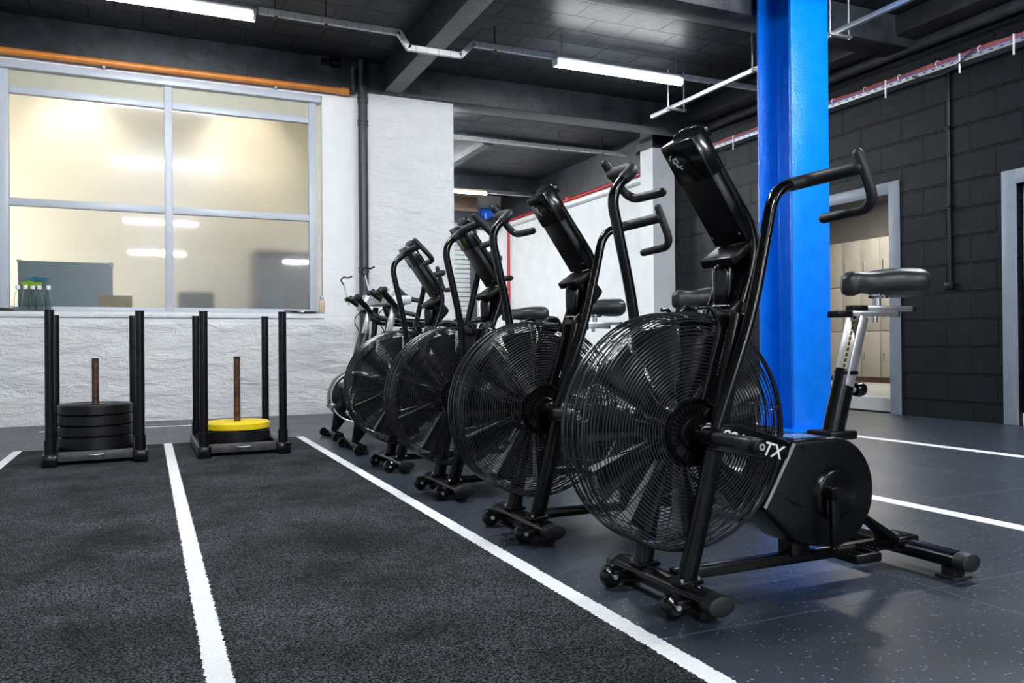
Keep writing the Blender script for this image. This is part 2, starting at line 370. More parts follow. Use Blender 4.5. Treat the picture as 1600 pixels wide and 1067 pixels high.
# the far hall: white wall, black band above, pier, end wall
st(MB().box((XR, 9.14, 0), (XR+.22, 15.2, 3.18)).build('wall_far_right', M['far_white']))
st(MB().box((XR-.03, 9.44, 3.18), (XR+.22, 15.2, ZC)).build('trim_5', M['dark_beam']))
st(MB().box((6.22, 9.14, 0), (XR, 9.44, 3.34)).build('trim_6', M['far_white']))
st(MB().box((6.22, 9.14, 3.34), (XR, 9.44, ZC)).build('trim_7', M['dark_pier']))
st(MB().box((-4.2, 15.0, 0), (4.9, 15.2, ZC)).box((5.98, 15.0, 0), (XR, 15.2, ZC)).box((4.9, 15.0, 3.62), (5.98, 15.2, ZC)).build('wall_far', M['far_white']))
# ceiling beams
st(MB().box((-4.2, YB-.05, 3.385), (XR, YB+.26, ZC), .012).build('trim_1', M['dark_beam']))
st(MB().box((2.31, -6, 3.40), (2.50, YB-.05, ZC), .01).build('trim_2', M['dark_beam']))
st(MB().box((2.50, 5.30, 3.42), (XR, 5.60, ZC), .012).box((-4.2, 4.6, 3.42), (2.31, 4.95, ZC), .012).build('trim_3', M['dark_beam']))
st(MB().box((XR-.30, -11, 3.50), (XR, YB-.05, ZC), .03).build('trim_4', M['dark_pier']))
st(MB().box((2.5, 13.2, 3.44), (XR, 13.6, ZC), .012).box((3.12, 10.72, 3.62), (XR, 10.84, ZC)).box((4.46, 10.84, 3.60), (4.60, 13.2, ZC)).build('trim_8', M['dark_beam']))

# turf track with inlaid lane lines
t = empty('turf_track', (0, 0, 0)); tag(t, 'dark charcoal turf sprint track with white lane lines, under the two sleds', 'turf track')
MB().box((-.826, -3, 0), (1.094, 6.35, .008), .004).build('turf_mat', M['turf'], t)
def ragged(x0, x1, y0, y1, z, name):
    bm = bmesh.new(); n = 1800; rows = []
    for i in range(n+1):
        y = y0+(y1-y0)*i/n; j = .0032
        rows.append((bm.verts.new((x0+random.uniform(-j, j), y, z)), bm.verts.new((x1+random.uniform(-j, j), y, z))))
    for a, b in zip(rows, rows[1:]): bm.faces.new((a[0], a[1], b[1], b[0]))
    bmesh.ops.recalc_face_normals(bm, faces=bm.faces)
    m = MB(); m.add(bm); return m.build(name, M['turf_white'], t)
for x0, x1 in ((-.823, -.770), (.107, .161), (1.037, 1.092)): ragged(x0, x1, -2.9, 6.345, .0098, 'lane_line')
for x, w, l in ((2.975, .08, 'white floor line nearest the bikes, running past the closest bike'), (4.81, .09, 'white floor line running along the black block wall by the doorway')):
    tag(MB().box((x-w/2, -8, 0), (x+w/2, 8.0, .0015)).build('floor_line', M['line']), l, 'floor line', 'white lines on the rubber floor')

tag(MB().box((-.83, 7.80, 0), (.80, 7.86, .0015)).build('floor_line', M['line']), 'thin white line across the floor behind the sleds, near the wall', 'floor line', 'white lines on the rubber floor')
o = empty('junction_box', (1.72, YB-.05, 3.635)); tag(o, 'small black junction fitting high on the dark beam above the window', 'fitting')
MB().box((-.07, -.05, -.03), (.02, .0, .03), .006).build('box_body', M['gloss'], o); MB().tube([(.03, -.03, 0), (.075, -.03, .01)], .05, 16).build('sensor_head', M['satin'], o)
# window_1
w = empty('window_1', (0, 0, 0)); st(w)
FY0, FY1 = YB+.03, YB+.10
mb = MB(); B = .006
mb.box((-1.195, FY0, 1.04), (-1.124, FY1, 3.225), B).box((1.540, FY0, 1.04), (1.615, FY1, 3.225), B).box((.166, FY0, 1.04), (.240, FY1, 3.225), B)
for x0, x1 in ((-1.124, .166), (.240, 1.540)):
    mb.box((x0, FY0+.004, 1.04), (x1, FY1, 1.085), B).box((x0, FY0+.004, 1.995), (x1, FY1, 2.066), B).box((x0, FY0+.004, 3.010), (x1, FY1, 3.080), B)
mb.build('window_frame', M['frame_white'], w)
for x0, x1 in ((-1.124, .166), (.240, 1.540)):
    for z0, z1 in ((1.085, 1.995), (2.066, 3.010)):
        MB().box((x0-.004, FY0+.03, z0-.004), (x1+.004, FY0+.042, z1+.004)).build('pane', M['frost'], w)
    MB().box((x0-.003, FY0+.025, 3.078), (x1+.003, FY0+.045, 3.24)).build('transom_panel', M['panel'], w)
MB().box((-1.22, YB-.015, 3.225), (1.66, YB+.12, 3.30), .008).build('window_head', M['frame_white'], w)
MB().box((-1.22, YB-.03, .985), (1.68, YB+.10, 1.04), .014).build('window_sill', M['sill'], w)
# office behind the window
st(MB().box((-4.0, YB+1.7, 0), (2.05, YB+1.8, ZC)).build('wall_office', M['office']))
st(MB().box((2.05, YB+.40, 0), (2.15, YB+1.8, ZC)).build('wall_office_right', M['office']))
st(MB().box((-4.1, YB+.40, 0), (-4.0, YB+1.8, ZC)).build('wall_office_left', M['office']))
st(MB().box((-4.0, YB+.40, 3.64), (2.05, YB+1.7, 3.69)).build('ceiling_office', M['office']))
st(MB().box((-4.0, YB+.40, 0), (2.05, YB+1.7, .03)).build('floor_office', M['grey_paint']))
def lamp(kind, name, loc, watts, col=(1, 1, 1), size=.2, rot=(0, 0, 0), spot=None, sy=None):
    l = bpy.data.lights.new(name, kind); l.energy = watts; l.color = col
    if kind == 'AREA':
        l.size = size
        if sy: l.shape = 'RECTANGLE'; l.size_y = sy
    else: l.shadow_soft_size = size
    if spot: l.spot_size = R(spot); l.spot_blend = .8
    o = bpy.data.objects.new(name, l); o.location = loc; o.rotation_euler = rot; COL.objects.link(o); return o
for x in (-.72, 1.08): lamp('SPOT', 'office_downlight', (x, YB+1.15, 3.50), OFFICE*(.75 if x < 0 else 1.2), (1, .90, .74), .08, (R(50), 0, 0), 100)
lamp('AREA', 'office_fill', (-3.0, YB+.75, 1.7), OFFICE*2.4, (1, .98, .92), .5, (0, R(-90), 0), sy=1.2)  # added unseen fill, brightens the office wall behind the lower panes
mb = MB(); mb.box((-1.07, 0, 1.09), (-.292, .02, 1.505)).build
b = empty('whiteboard', (0, YB+.40-.02, 0)); tag(b, 'blue grey board leaning inside the window at lower left', 'board')
mb.build('board_panel', M['board'], b)
MB().box((-1.08, -.004, 1.495), (-1.04, .024, 1.515), .003).box((-.322, -.004, 1.47), (-.285, .024, 1.515), .003).build('corner_cap', M['zinc'], b)
for o in (b,): o.location.y = YB+.125
st(MB().box((-1.2, YB+.11, .99), (1.62, YB+.40, 1.088)).build('trim_9', M['sill']))
tag(MB().box((-.42, YB+.112, 1.088), (-.125, YB+.122, 1.20), .002).build('card_box', M['olive']), 'olive card standing inside the window before the grey board', 'box')
tag(MB().box((1.105, YB+.116, 1.088), (1.285, YB+.145, 1.285), .003).build('ring_binder', M['folder']), 'dark teal folder standing inside the lower right window pane', 'folder')
tag(MB().box((.30, YB+.75, .03), (.66, YB+1.05, 1.29), .02).build('storage_bin', M['darkfurn']), 'blurred dark bin seen through the frosted glass, right of the mullion', 'bin')
mb = MB(); mb.box((1.12, YB+1.05, .03), (1.80, YB+1.6, 1.80), .02); tag(mb.build('office_cabinet', M['darkfurn']), 'tall dark cabinet blurred behind the frosted lower right pane', 'cabinet')

# pipes on the back wall
op = empty('waste_pipe', (0, 0, 0)); tag(op, 'orange plastic pipe running along the top of the window', 'pipe')
PY = YB-.075
MB().tube([(-2.6, PY, 3.345), (1.86, PY, 3.352)], .032, 20).build('pipe_run', M['orange'], op)
MB().tube([(1.855, PY, 3.352), (1.935, PY, 3.352)], .038, 20).tube([(1.800, PY, 3.352), (1.815, PY, 3.352)], .037, 20).build('coupling', M['orange'], op)
MB().tube(curve_pts([(1.93, PY, 3.352), (1.985, PY, 3.352), (1.985, PY, 3.62)], .05), .030, 16).build('elbow', M['pipe_black'], op)
for x in (-.35, 1.2): MB().box((x-.012, PY-.002, 3.30), (x+.012, YB-.02, 3.385), .003).build('clip', M['frame_white'], op)
dp = empty('drainpipe', (2.082, YB-.075, 0)); tag(dp, 'black vertical drainpipe on the white wall between window and pier', 'pipe')
MB().tube([(0, 0, 0), (0, 0, 3.42)], .05, 24).build('pipe_lower', M['pipe_black'], dp)
MB().tube([(-.012, 0, 3.3), (-.012, 0, 3.70)], .034, 20).build('pipe_upper', M['pipe_black'], dp)
for z in (3.28, 3.04, 1.5): MB().lathe([(.049, -.03), (.057, -.028), (.057, -.012), (.053, -.01), (.053, .01), (.057, .012), (.057, .028), (.049, .03)], 24, loc=(0, 0, z)).build('collar', M['pipe_black'], dp)

# small things on the sill
def bottle(x, y, lab):
    o = empty('glass_bottle', (x, y, 1.04)); tag(o, lab, 'bottle', 'clear bottles on the window sill')
    MB().lathe([(0, .004), (.027, .002), (.031, .01), (.031, .115), (.026, .145), (.015, .175), (.013, .2), (.011, .2), (.012, .175), (.023, .145), (.028, .115), (.028, .014), (0, .01)], 20).build('bottle_body', M['glass'], o)
    MB().lathe([(0, .232), (.017, .232), (.019, .228), (.019, .196), (.013, .195), (0, .195)], 18).build('bottle_cap', M['cap'], o)
ys = YB+.012
labs = ('leftmost clear bottle with white cap on the window sill', 'second clear bottle from the left on the window sill', 'middle clear bottle of the five on the window sill', 'fourth clear bottle from the left on the window sill', 'rightmost clear bottle with white cap on the window sill')
for x, dy, l in zip((-1.055, -.995, -.940, -.885, -.815), (.0, -.012, .006, -.01, .0), labs): bottle(x+.0, ys+dy-.012, l)
def crumple(c, rad, mat, name, lab):
    t_ = bmesh.new(); bmesh.ops.create_icosphere(t_, subdivisions=4, radius=1)
    for v in t_.verts:
        k = 1+.22*math.sin(7*v.co.x+3*v.co.z)+.18*math.sin(11*v.co.y+5*v.co.x)+.1*math.sin(17*v.co.z); v.co *= k
    m = MB(); m.add(t_, Matrix.Translation(c) @ Matrix.Diagonal((*rad, 1))); return tag(m.build(name, mat), lab, 'cloth')
crumple((-.955, YB+.022, 1.285), (.075, .012, .026), M['lime'], 'lime_cloth', 'lime green cloth bundle lying on the white bottle caps')
crumple((-.905, YB+.022, 1.328), (.072, .012, .022), M['teal'], 'teal_cloth', 'teal cloth on top of the lime bundle over the bottles')
gl = MB(); gl.prism([(-1.36, 1.04), (-1.08, 1.04), (-1.09, 1.062), (-1.20, 1.068), (-1.33, 1.085)], YB-.028, YB+.02, bev=.006); tag(gl.build('black_pouch', M['satin']), 'black pouch on the left end of the window sill', 'pouch')
ph = empty('tool_pouch', (1.40, YB-.028, 1.04)); tag(ph, 'flat black tool lying on the right end of the sill', 'tool')
MB().prism([(-.13, .028), (.18, .020), (.21, .006), (.12, 0), (.03, .0), (-.12, .018)], -.02, .03, bev=.004).build('tool_body', M['satin'], ph)
MB().box((.0, -.024, .008), (.07, -.018, .018), .002).build('clasp', M['chrome'], ph)
sb = empty('spray_bottle', (1.655, YB-.01, 1.04)); tag(sb, 'small tan bottle standing at the right end of the window sill', 'bottle')
MB().box((-.028, -.018, 0), (.028, .018, .14), .01).build('bottle_body', M['tan'], sb); MB().tube([(0, 0, .138), (0, 0, .175)], .018, 14, 'round').build('bottle_cap', M['zinc'], sb)

# ------------------------------------------------------------------ lights
def batten(x, y, z, lab, grp, L=1.49, mat='tube'):
    o = empty('batten_light', (x, y, z)); tag(o, lab, 'ceiling light', grp)
    MB().box((-L/2-.02, -.028, .016), (L/2+.02, .028, .062), .006).build('light_body', M['batten'], o)
    mb = MB(); pr = [(.040*math.cos(a), -.006-.040*math.sin(a)) for a in [R(-15+210*k/14) for k in range(15)]]
    mb.prism(pr, -L/2, L/2, 'x').build('diffuser', M[mat], o)
    for s in (-1, 1): MB().box((s*(L/2)-.012, -.042, -.042), (s*(L/2)+.012, .042, .03), .006).build('end_cap', M['trunk'], o)
    for s in (-.5, .5): MB().tube([(s*L*.9, 0, .06), (s*L*.9, 0, ZC-z)], .004, 8).build('hanger_rod', M['zinc'], o)
    return o
LZ = 3.45
batten(.082, 7.0, LZ, 'long lit tube light at the upper left, above the window', 'tube lights', 1.49, 'tube_back'); batten(4.385, 7.0, LZ, 'long lit tube light left of the blue column top', 'tube lights', 1.49, 'tube_back')
for y in (3.9, -2.2, -8.4):
    for x, s in ((.3, 'left'), (4.6, 'right')): batten(x if y > 0 or s == 'left' else 4.75, y if s == 'left' else y-1.3, LZ, 'lit tube light overhead outside the view, %s bay at %s' % (s, {3.9: 'the sleds', -2.2: 'the camera', -8.4: 'the entrance end'}[y]), 'tube lights')
batten(4.98, 13.5, LZ, 'warm lit tube light in the far hall above the shutter', 'tube lights', 1.25, 'tube_warm')
for x in (3.75,): batten(x, 12.9, LZ, 'lit tube light in the far hall hidden behind the white wall', 'tube lights')
batten(2.95, 10.1, LZ, 'nearer tube light in the far hall, out of view behind the white pier', 'tube lights', 1.3)

def trunking(pts, name, lab, rods, w=.040):
    o = empty(name, (0, 0, 0)); tag(o, lab, 'cable trunking')
    mb = MB()
    for a, b in zip(pts, pts[1:]):
        a, b = Vector(a), Vector(b); d = (b-a); L = d.length; q = d.to_track_quat('X', 'Z').to_matrix().to_4x4()
        mb.box((-.01, -w/2, -.026), (L+.01, w/2, .026), .003, Matrix.Translation(a) @ q)
    mb.build('trunking_body', M['trunk'], o)
    mb = MB()
    for a, b in zip(pts, pts[1:]):      # lid joints
        a, b = Vector(a), Vector(b); d = (b-a); L = d.length; q = d.to_track_quat('X', 'Z').to_matrix().to_4x4(); k = .06
        while k < L: mb.box((k, -w/2-.001, -.0268), (k+.006, w/2+.001, .02), 0, Matrix.Translation(a) @ q); k += .11
    mb.build('lid_joints', M['zinc'], o)
    for x, y, z in rods: MB().tube([(x, y, z-.04), (x, y, ZC)], .006, 8).box((x-.012, y-.035, z-.045), (x+.012, y+.035, z-.032), .002).build('hanger', M['rust'], o)
trunking([(.875, 7.0, 3.50), (2.07, 7.0, 3.50), (2.16, 7.0, 3.375), (2.66, 7.0, 3.375), (2.78, 7.0, 3.50), (3.605, 7.0, 3.50)], 'cable_trunking', 'white cable trunking dipping under the ceiling beam between the lights', [(1.0, 7.0, 3.5), (1.42, 7.0, 3.5), (3.0, 7.0, 3.5)])
trunking([(5.17, 7.0, 3.50), (6.4, 7.0, 3.50)], 'cable_trunking', 'grey cable trunking from the tube light to behind the blue column', [(5.5, 7.0, 3.5)])
trunking([(3.66, 10.1, 3.47), (6.45, 10.1, 3.47)], 'cable_trunking', 'white trunking across the far hall with lamp holders', [(5.3, 10.1, 3.47), (6.0, 10.1, 3.47)])
trunking([(5.66, 13.5, 3.46), (6.5, 13.5, 3.46)], 'cable_trunking', 'white trunking right of the warm tube light', [(5.9, 13.5, 3.46)])
# strut channel hung along the bay
o = empty('strut_channel', (0, 0, 0)); tag(o, 'galvanised strut channel hung from rods, passing behind the blue column', 'channel')
MB().box((5.28, -2, 3.285), (5.32, 7.80, 3.325), .002).build('channel_rail', M['zinc'], o)
for y in (7.35, 6.0, 5.05, 3.4):
    MB().tube([(5.21, y, 3.25), (5.21, y, ZC)], .007, 8).build('rod', M['zinc'], o); MB().tube([(5.42, y, 3.25), (5.42, y, ZC)], .007, 8).build('rod', M['zinc'], o)
    MB().box((5.19, y-.02, 3.262), (5.44, y+.02, 3.283), .002).build('cross_bar', M['zinc'], o)

# cable tray on the right wall
o = empty('cable_tray', (0, 0, 0)); tag(o, 'perforated steel cable tray with bundled cables on the black wall', 'cable tray')
mb = MB(); mb.box((6.43, 1.5, 3.11), (6.56, 8.3, 3.114)).box((6.43, 1.5, 3.114), (6.433, 8.3, 3.146)).build('tray_body', M['zinc'], o)
mb = MB(); y = 1.6
while y < 8.25: mb.box((6.4285, y, 3.128), (6.4305, y+.035, 3.138)); y += .09
mb.build('slots', M['pipe_black'], o)
for k, (m, x, z, r) in enumerate((('cable_r', 6.447, 3.172, .013), ('cable_g', 6.468, 3.160, .014), ('cable_v', 6.442, 3.160, .011), ('cable_r', 6.462, 3.190, .010), ('cable_v', 6.48, 3.188, .010), ('cable_g', 6.50, 3.150, .012))):
    pts = [(x+.006*math.sin(i*1.7+k), 1.5+i*.2, z+.007*math.sin(i*2.3+k*1.3)) for i in range(35)]
    MB().tube(pts, r, 8).build('cable', M[m], o)
for y in (7.75, 6.35, 5.55, 4.78, 4.30): MB().tube([(6.425, y, 3.02), (6.425, y, 3.19)], .008, 8).build('rod_end', M['trunk'], o)
for y in (7.0, 6.6, 6.2, 5.8, 5.4, 5.0, 4.6): MB().tube([(6.44+.03*math.cos(a), y, 3.168+.03*math.sin(a)) for a in [i*math.pi/6 for i in range(12)]], .004, 6, closed=True).build('cable_tie', M['trunk'], o)
MB().tube([(6.42, 5.25-.62*q, 3.13-.10*math.sin(math.pi*q)+.06*q) for q in [i/12 for i in range(13)]], .007, 8).build('loose_cable', M['pipe_black'], o)
o = empty('wall_conduit', (XR-.014, 4.99, 0)); tag(o, 'black conduit running down the black block wall to a small box', 'conduit')
MB().tube([(0, 0, 1.22), (0, 0, 3.10)], .014, 12).build('conduit_tube', M['satin'], o); MB().box((-.03, -.045, 1.165), (.014, .045, 1.225), .004).build('outlet_box', M['satin'], o)
for z in (1.9, 2.6): MB().box((-.018, -.022, z), (.014, .022, z+.025), .003).build('saddle_clip', M['satin'], o)
st(MB().tube([(XR-.06, -11, 3.44), (XR-.06, YB-.05, 3.44)], .055, 16).build('trim_10', M['dark_pier']))

# doors on the right wall
def u_frame(y0, y1, z, w, name, leaf):
    o = st(empty(name, (0, 0, 0))); mb = MB(); X0, X1 = XR-.02, XR+.22
    mb.box((X0, y0-w, 0), (X1, y0, z+w), .004).box((X0, y1, 0), (X1, y1+w, z+w), .004).box((X0, y0, z), (X1, y1, z+w), .004).build('door_frame', M['greyframe'], o)
    if leaf:
        MB().box((XR+.06, y0+.004, .01), (XR+.10, y1-.012, z-.006), .003).build('door_leaf', M['doorleaf'], o)
        MB().box((XR+.055, y0, 0), (XR+.062, y1, .10)).build('kick_plate', M['trunk'], o)
    return o
u_frame(D1[0], D1[1], D1[2], .115, 'door_1', False); u_frame(D2[0], D2[1], D2[2], .12, 'door_2', True)
# changing room seen through door_1
st(MB().box((XR+.22, 5.0, 0), (9.85, 9.6, .13)).build('floor_changing', M['light_floor']))
st(MB().box((9.75, 5.0, .13), (9.85, 9.6, 3.0)).box((XR+.22, 9.5, .13), (9.75, 9.6, 3.0)).box((XR+.22, 5.0, .13), (9.75, 5.1, 3.0)).build('wall_changing', M['grey_paint']))
st(MB().box((XR+.22, 5.0, 2.75), (9.85, 9.6, 2.85)).build('ceiling_changing', M['grey_paint']))
lamp('AREA', 'changing_room_lamp', (8.2, 7.6, 2.7), 60, (1, .95, .86), 1.0)
def locker(y, lab):
    o = empty('locker', (9.28, y, .13)); tag(o, lab, 'locker', 'beige lockers in the changing room')
    MB().box((0, -.165, 0), (.45, .165, 2.02), .004).build('locker_body', M['locker'], o)
    MB().box((-.004, -.165, 0), (.02, .165, .07)).build('plinth', M['wood_dark'], o)
    for k in range(3):
        d = MB().box((-.018, -.158, .08+k*.645), (-.001, .158, .08+k*.645+.635), .004).build('locker_door', M['locker'], o)
        MB().box((-.035, .10, .08+k*.645+.18), (-.016, .118, .08+k*.645+.34), .004).build('door_handle', M['chrome'], d)
for i, l in enumerate(('locker hidden furthest right behind the door frame', 'beige locker beside the grey door frame', 'beige locker behind the saddle of the nearest bike', 'beige locker next to the blue column edge', 'beige locker hidden behind the blue column')): locker(7.62+.335*i, l)
tag(MB().box((9.25, 7.66, 2.15), (9.6, 7.98, 2.33), .004).build('wooden_crate', M['wood_dark']), 'brown wooden box on top of the beige lockers', 'crate')

# far hall details
o = empty('roller_shutter', (0, 0, 0)); tag(o, 'pale grey roller shutter at the end of the far hall', 'shutter')
mb = MB(); z = 0
while z < 3.1: mb.box((4.9, 14.99, z), (5.90, 15.02, z+.088), .012, seg=1); z += .092
mb.build('shutter_curtain', M['shutter'], o); MB().box((5.86, 14.93, 0), (5.98, 15.0, 3.2), .004).build('guide_rail', M['pipe_black'], o)
MB().box((4.9, 14.80, 3.12), (5.98, 15.0, 3.32), .004).build('roll_housing', M['pipe_black'], o)
tag(MB().box((4.3, 14.82, 3.325), (5.96, 14.99, 3.61), .01).build('timber_lintel', M['wood']), 'weathered timber board over the roller shutter', 'board')
o = empty('shutter_motor', (6.22, 14.85, 3.22)); tag(o, 'blue motor on a black bracket beside the roller shutter', 'motor')
MB().tube([(-.17, 0, .1), (.02, 0, .1)], .10, 18).tube([(.02, -.02, .14), (.17, -.02, .14)], .12, 18).build('motor_body', M['motor'], o)
MB().box((-.20, .02, -.22), (.20, .15, .02), .01).build('bracket', M['pipe_black'], o); MB().tube([(-.10, -.09, -.05), (-.10, -.09, .08)], .05, 14).build('gearbox', M['motor'], o)
o = empty('sprinkler_pipe', (0, 0, 0)); tag(o, 'red pipe along the top of the far white wall, dropping at its end', 'pipe')
MB().tube([(6.52, 9.6, 3.15), (6.52, 14.6, 3.15), (6.52, 14.6, 0)], .03, 12).build('pipe_run', M['red'], o)
for y in (10.6, 12.1): MB().tube([(6.52, y, 3.11), (6.52, y, 3.19)], .055, 14).build('valve', M['red'], o)
o = empty('wall_tray', (0, 0, 0)); tag(o, 'pale cable tray under the red pipe on the far white wall', 'cable tray'); MB().box((6.46, 9.46, 3.03), (6.565, 14.5, 3.09), .003).build('tray_body', M['trunk'], o)

# ------------------------------------------------------------------ blue steel column
o = empty('steel_column', (0, 0, 0)); tag(o, 'glossy bright blue H section steel column behind the nearest bike', 'column')
x0, x1, y0, y1, tk = 4.586, 4.971, 4.84, 5.227, .028; xm = (x0+x1)/2
poly = [(x0, y0), (x1, y0), (x1, y0+tk), (xm+.018, y0+tk+.016), (xm+.012, y0+tk+.03), (xm+.012, y1-tk-.03), (xm+.018, y1-tk-.016), (x1, y1-tk), (x1, y1), (x0, y1), (x0, y1-tk), (xm-.018, y1-tk-.016), (xm-.012, y1-tk-.03), (xm-.012, y0+tk+.03), (xm-.018, y0+tk+.016), (x0, y0+tk)]
MB().prism(poly, .0, ZC, 'z', bev=.004).build('column_shaft', M['blue'], o)
MB().ell((4.766, 5.0, 1.46), (.022, .022, .026), 14).build('white_knob', M['cap'], o)
MB().box((x0-.05, y0-.05, 0), (x1+.05, y1+.05, .02), .003).build('base_plate', M['blue'], o)

# ------------------------------------------------------------------ weight sleds and plates
def sled(cx, cy, L, lab, rz=0):
    o = empty('push_sled', (cx, cy, .0102), rz); tag(o, lab, 'sled', 'push sleds on the turf'); hw = .241; hl = L/2
    for s in (-1, 1):
        k = MB().box((s*hw-.04, -hl, 0), (s*hw+.04, hl, .07), .004).build('runner', M['sled'], o)
        MB().box((s*hw-.034, -hl-.004, .006), (s*hw+.034, -hl+.01, .064), .002).build('end_cap', M['gloss'], k)
        for y in (-hl+.06, hl-.08):
            p = MB().tube([(s*hw, y, .06), (s*hw, y, .915)], .0255, 20).build('upright_post', M['sled'], o)
            MB().tube([(s*hw, y, .066), (s*hw, y, .155)], .031, 20).build('socket', M['sled'], p)
            MB().tube([(s*hw, y, .905), (s*hw, y, .917)], .026, 20).build('post_cap', M['satin'], p)
    for ya in (-hl+.075, hl-.12): MB().box((-hw+.04, ya, .018), (hw-.04, ya+.05, .072), .004).build('cross_member', M['sled_bare'], o)
    MB().box((-hw+.04, -hl+.125, .040), (hw-.04, hl-.12, .048)).build('deck_plate', M['sled'], o)
    MB().tube([(-.04+.0*q, -hl+.075, .055) for q in (0,)]+[(.04*math.cos(math.pi*(1-q)), -hl+.075-.028*math.sin(math.pi*q), .052) for q in [i/8 for i in range(9)]]+[(.04, -hl+.075, .055)], .005, 8).build('tow_ring', M['zinc'], o)
    MB().tube([(0, 0, .045), (0, 0, .625)], .0215, 18).build('weight_pin', M['rust'], o)
    return o
sled(-.305, 5.90, 1.02, 'black push sled at the left, loaded with four black plates', R(3.2)); sled(.565, 5.87, 1.00, 'black push sled at the right, loaded with a yellow plate')
def plate_mesh(r, th):
    return [(.0255, 0), (r-.012, 0), (r, .008), (r, th-.008), (r-.010, th), (r-.035, th-.001), (r-.045, th-.008), (.11, th-.010), (.10, th-.002), (.045, th-.001), (.040, th+.0), (.0255, th), (.0255, 0)]
def plate(cx, cy, z, r, th, mat, lab, grp):
    return tag(MB().lathe(plate_mesh(r, th), 64).build('weight_plate', M[mat], None, (cx, cy, z)), lab, 'weight plate', grp)
z = .0575
for th, l in ((.083, 'thick black weight plate at the bottom of the four plate stack'), (.067, 'black weight plate second from the bottom of the tall stack'), (.067, 'black weight plate second from the top of the tall stack'), (.067, 'black weight plate on top of the tall stack')):
    plate(-.305, 5.90, z, .216, th, 'plate', l, 'bumper plates on the left sled'); z += th+.0005
plate(.565, 5.87, .0575, .216, .080, 'plate', 'black weight plate under the yellow plate', 'bumper plates on the right sled')
plate(.565, 5.87, .138, .216, .052, 'yellow', 'bright yellow weight plate on top of the right sled', 'bumper plates on the right sled')

# ------------------------------------------------------------------ air bikes
FX, FZ = .012, .462          # fan centre
def cage_rings():
    mb = MB()
    def ring(r, y, w, n=72, k=5): mb.tube([(FX+r*math.cos(2*math.pi*i/n), y, FZ+r*math.sin(2*math.pi*i/n)) for i in range(n)], w, k, closed=True, up=(0, 1, 0))
    for s in (-1, 1):
        r = .092
        while r < .291: ring(r, s*(.078+.010*min(1, (r-.09)/.1)), .00165, 80, 5); r += .0096
        for k in range(5):
            a = R(14+k*17); ring(.292+.029*math.sin(a), s*(.056+.032*math.cos(a)), .0018, 80, 5)
        ring(.3225, s*.052, .0032, 80, 6); ring(.3225, s*.030, .0022, 80, 4)
    ring(.3225, 0, .0032, 80, 6)
    for s in (-1, 1):
        for k in range(12):
            a = 2*math.pi*(k+.35)/12; c, d = math.cos(a), math.sin(a)
            mb.tube([(FX+q*c, s*y, FZ+q*d) for q, y in ((.08, .076), (.19, .084), (.285, .085), (.312, .07), (.321, .04), (.321, 0))], .0018, 5)
    return mb
def blades():
    mb = MB(); n = 10
    for k in range(n):
        t = bmesh.new(); rows = []
        for i in range(7):
            q = i/6; r = .075+.212*q; ch = .026+.044*q; tw = R(28)
            row = []
            for j in range(7):
                u = (j/6-.5)*2*ch; cam_ = .007*(1-(j/3-1)**2)
                row.append(t.verts.new((r, u*math.sin(tw)-cam_*math.cos(tw), u*math.cos(tw)*.95+cam_*math.sin(tw)))) 
            rows.append(row)
        for A, B in zip(rows, rows[1:]):
            for j in range(6): t.faces.new((A[j], A[j+1], B[j+1], B[j]))
        bmesh.ops.recalc_face_normals(t, faces=t.faces); bmesh.ops.solidify(t, geom=list(t.faces), thickness=.003)
        for v in t.verts: v.co.y = max(-.068, min(.068, v.co.y))
        mb.add(t, Matrix.Translation((FX, 0, FZ)) @ Matrix.Rotation(2*math.pi*k/n+.1, 4, 'Y'))
    mb.lathe([(0, -.06), (.078, -.058), (.085, -.04), (.085, .04), (.078, .058), (0, .06)], 40, 'y', (FX, 0, FZ)); return mb
ARM = dict(P=(.012, .158, -.02), M=(.066, .166, .343), A=(.067, .166, .690), B=(.172, .160, .745), T=(.187, .325, .753), K=(.176, .332, .787), C=(.250, .350, .664), E=(.250, .172, .659))
PIV = (0, 0, .457)
def blade_glints():  # strips added to the blades to show bright reflections as colour
    mb = MB(); n = 10
    for k in range(n):
        t = bmesh.new(); rows = []
        for i in range(8):
            q = .10+.86*i/7; r = .075+.212*q; ch = .026+.044*q; w = .020+.034*q
            row = []
            for j in range(4):
                v = j/3; row.append(t.verts.new((r, ch*.84-.010*v*v-.002, ch*.46-.004-w*v)))
            rows.append(row)
        for A, B in zip(rows, rows[1:]):
            for j in range(3): t.faces.new((A[j], A[j+1], B[j+1], B[j]))
        bmesh.ops.recalc_face_normals(t, faces=t.faces); bmesh.ops.solidify(t, geom=list(t.faces), thickness=.0025)
        # local (radius, tangent, axis) -> bike axes
        for v in t.verts: v.co = Vector((v.co.x, GLINT_AX*v.co.z, FTAN*v.co.y))
        mb.add(t, Matrix.Translation((FX, 0, FZ)) @ Matrix.Rotation(2*math.pi*k/n+.1, 4, 'Y'))
    return mb
GLINT_AX, FTAN = 1, -1
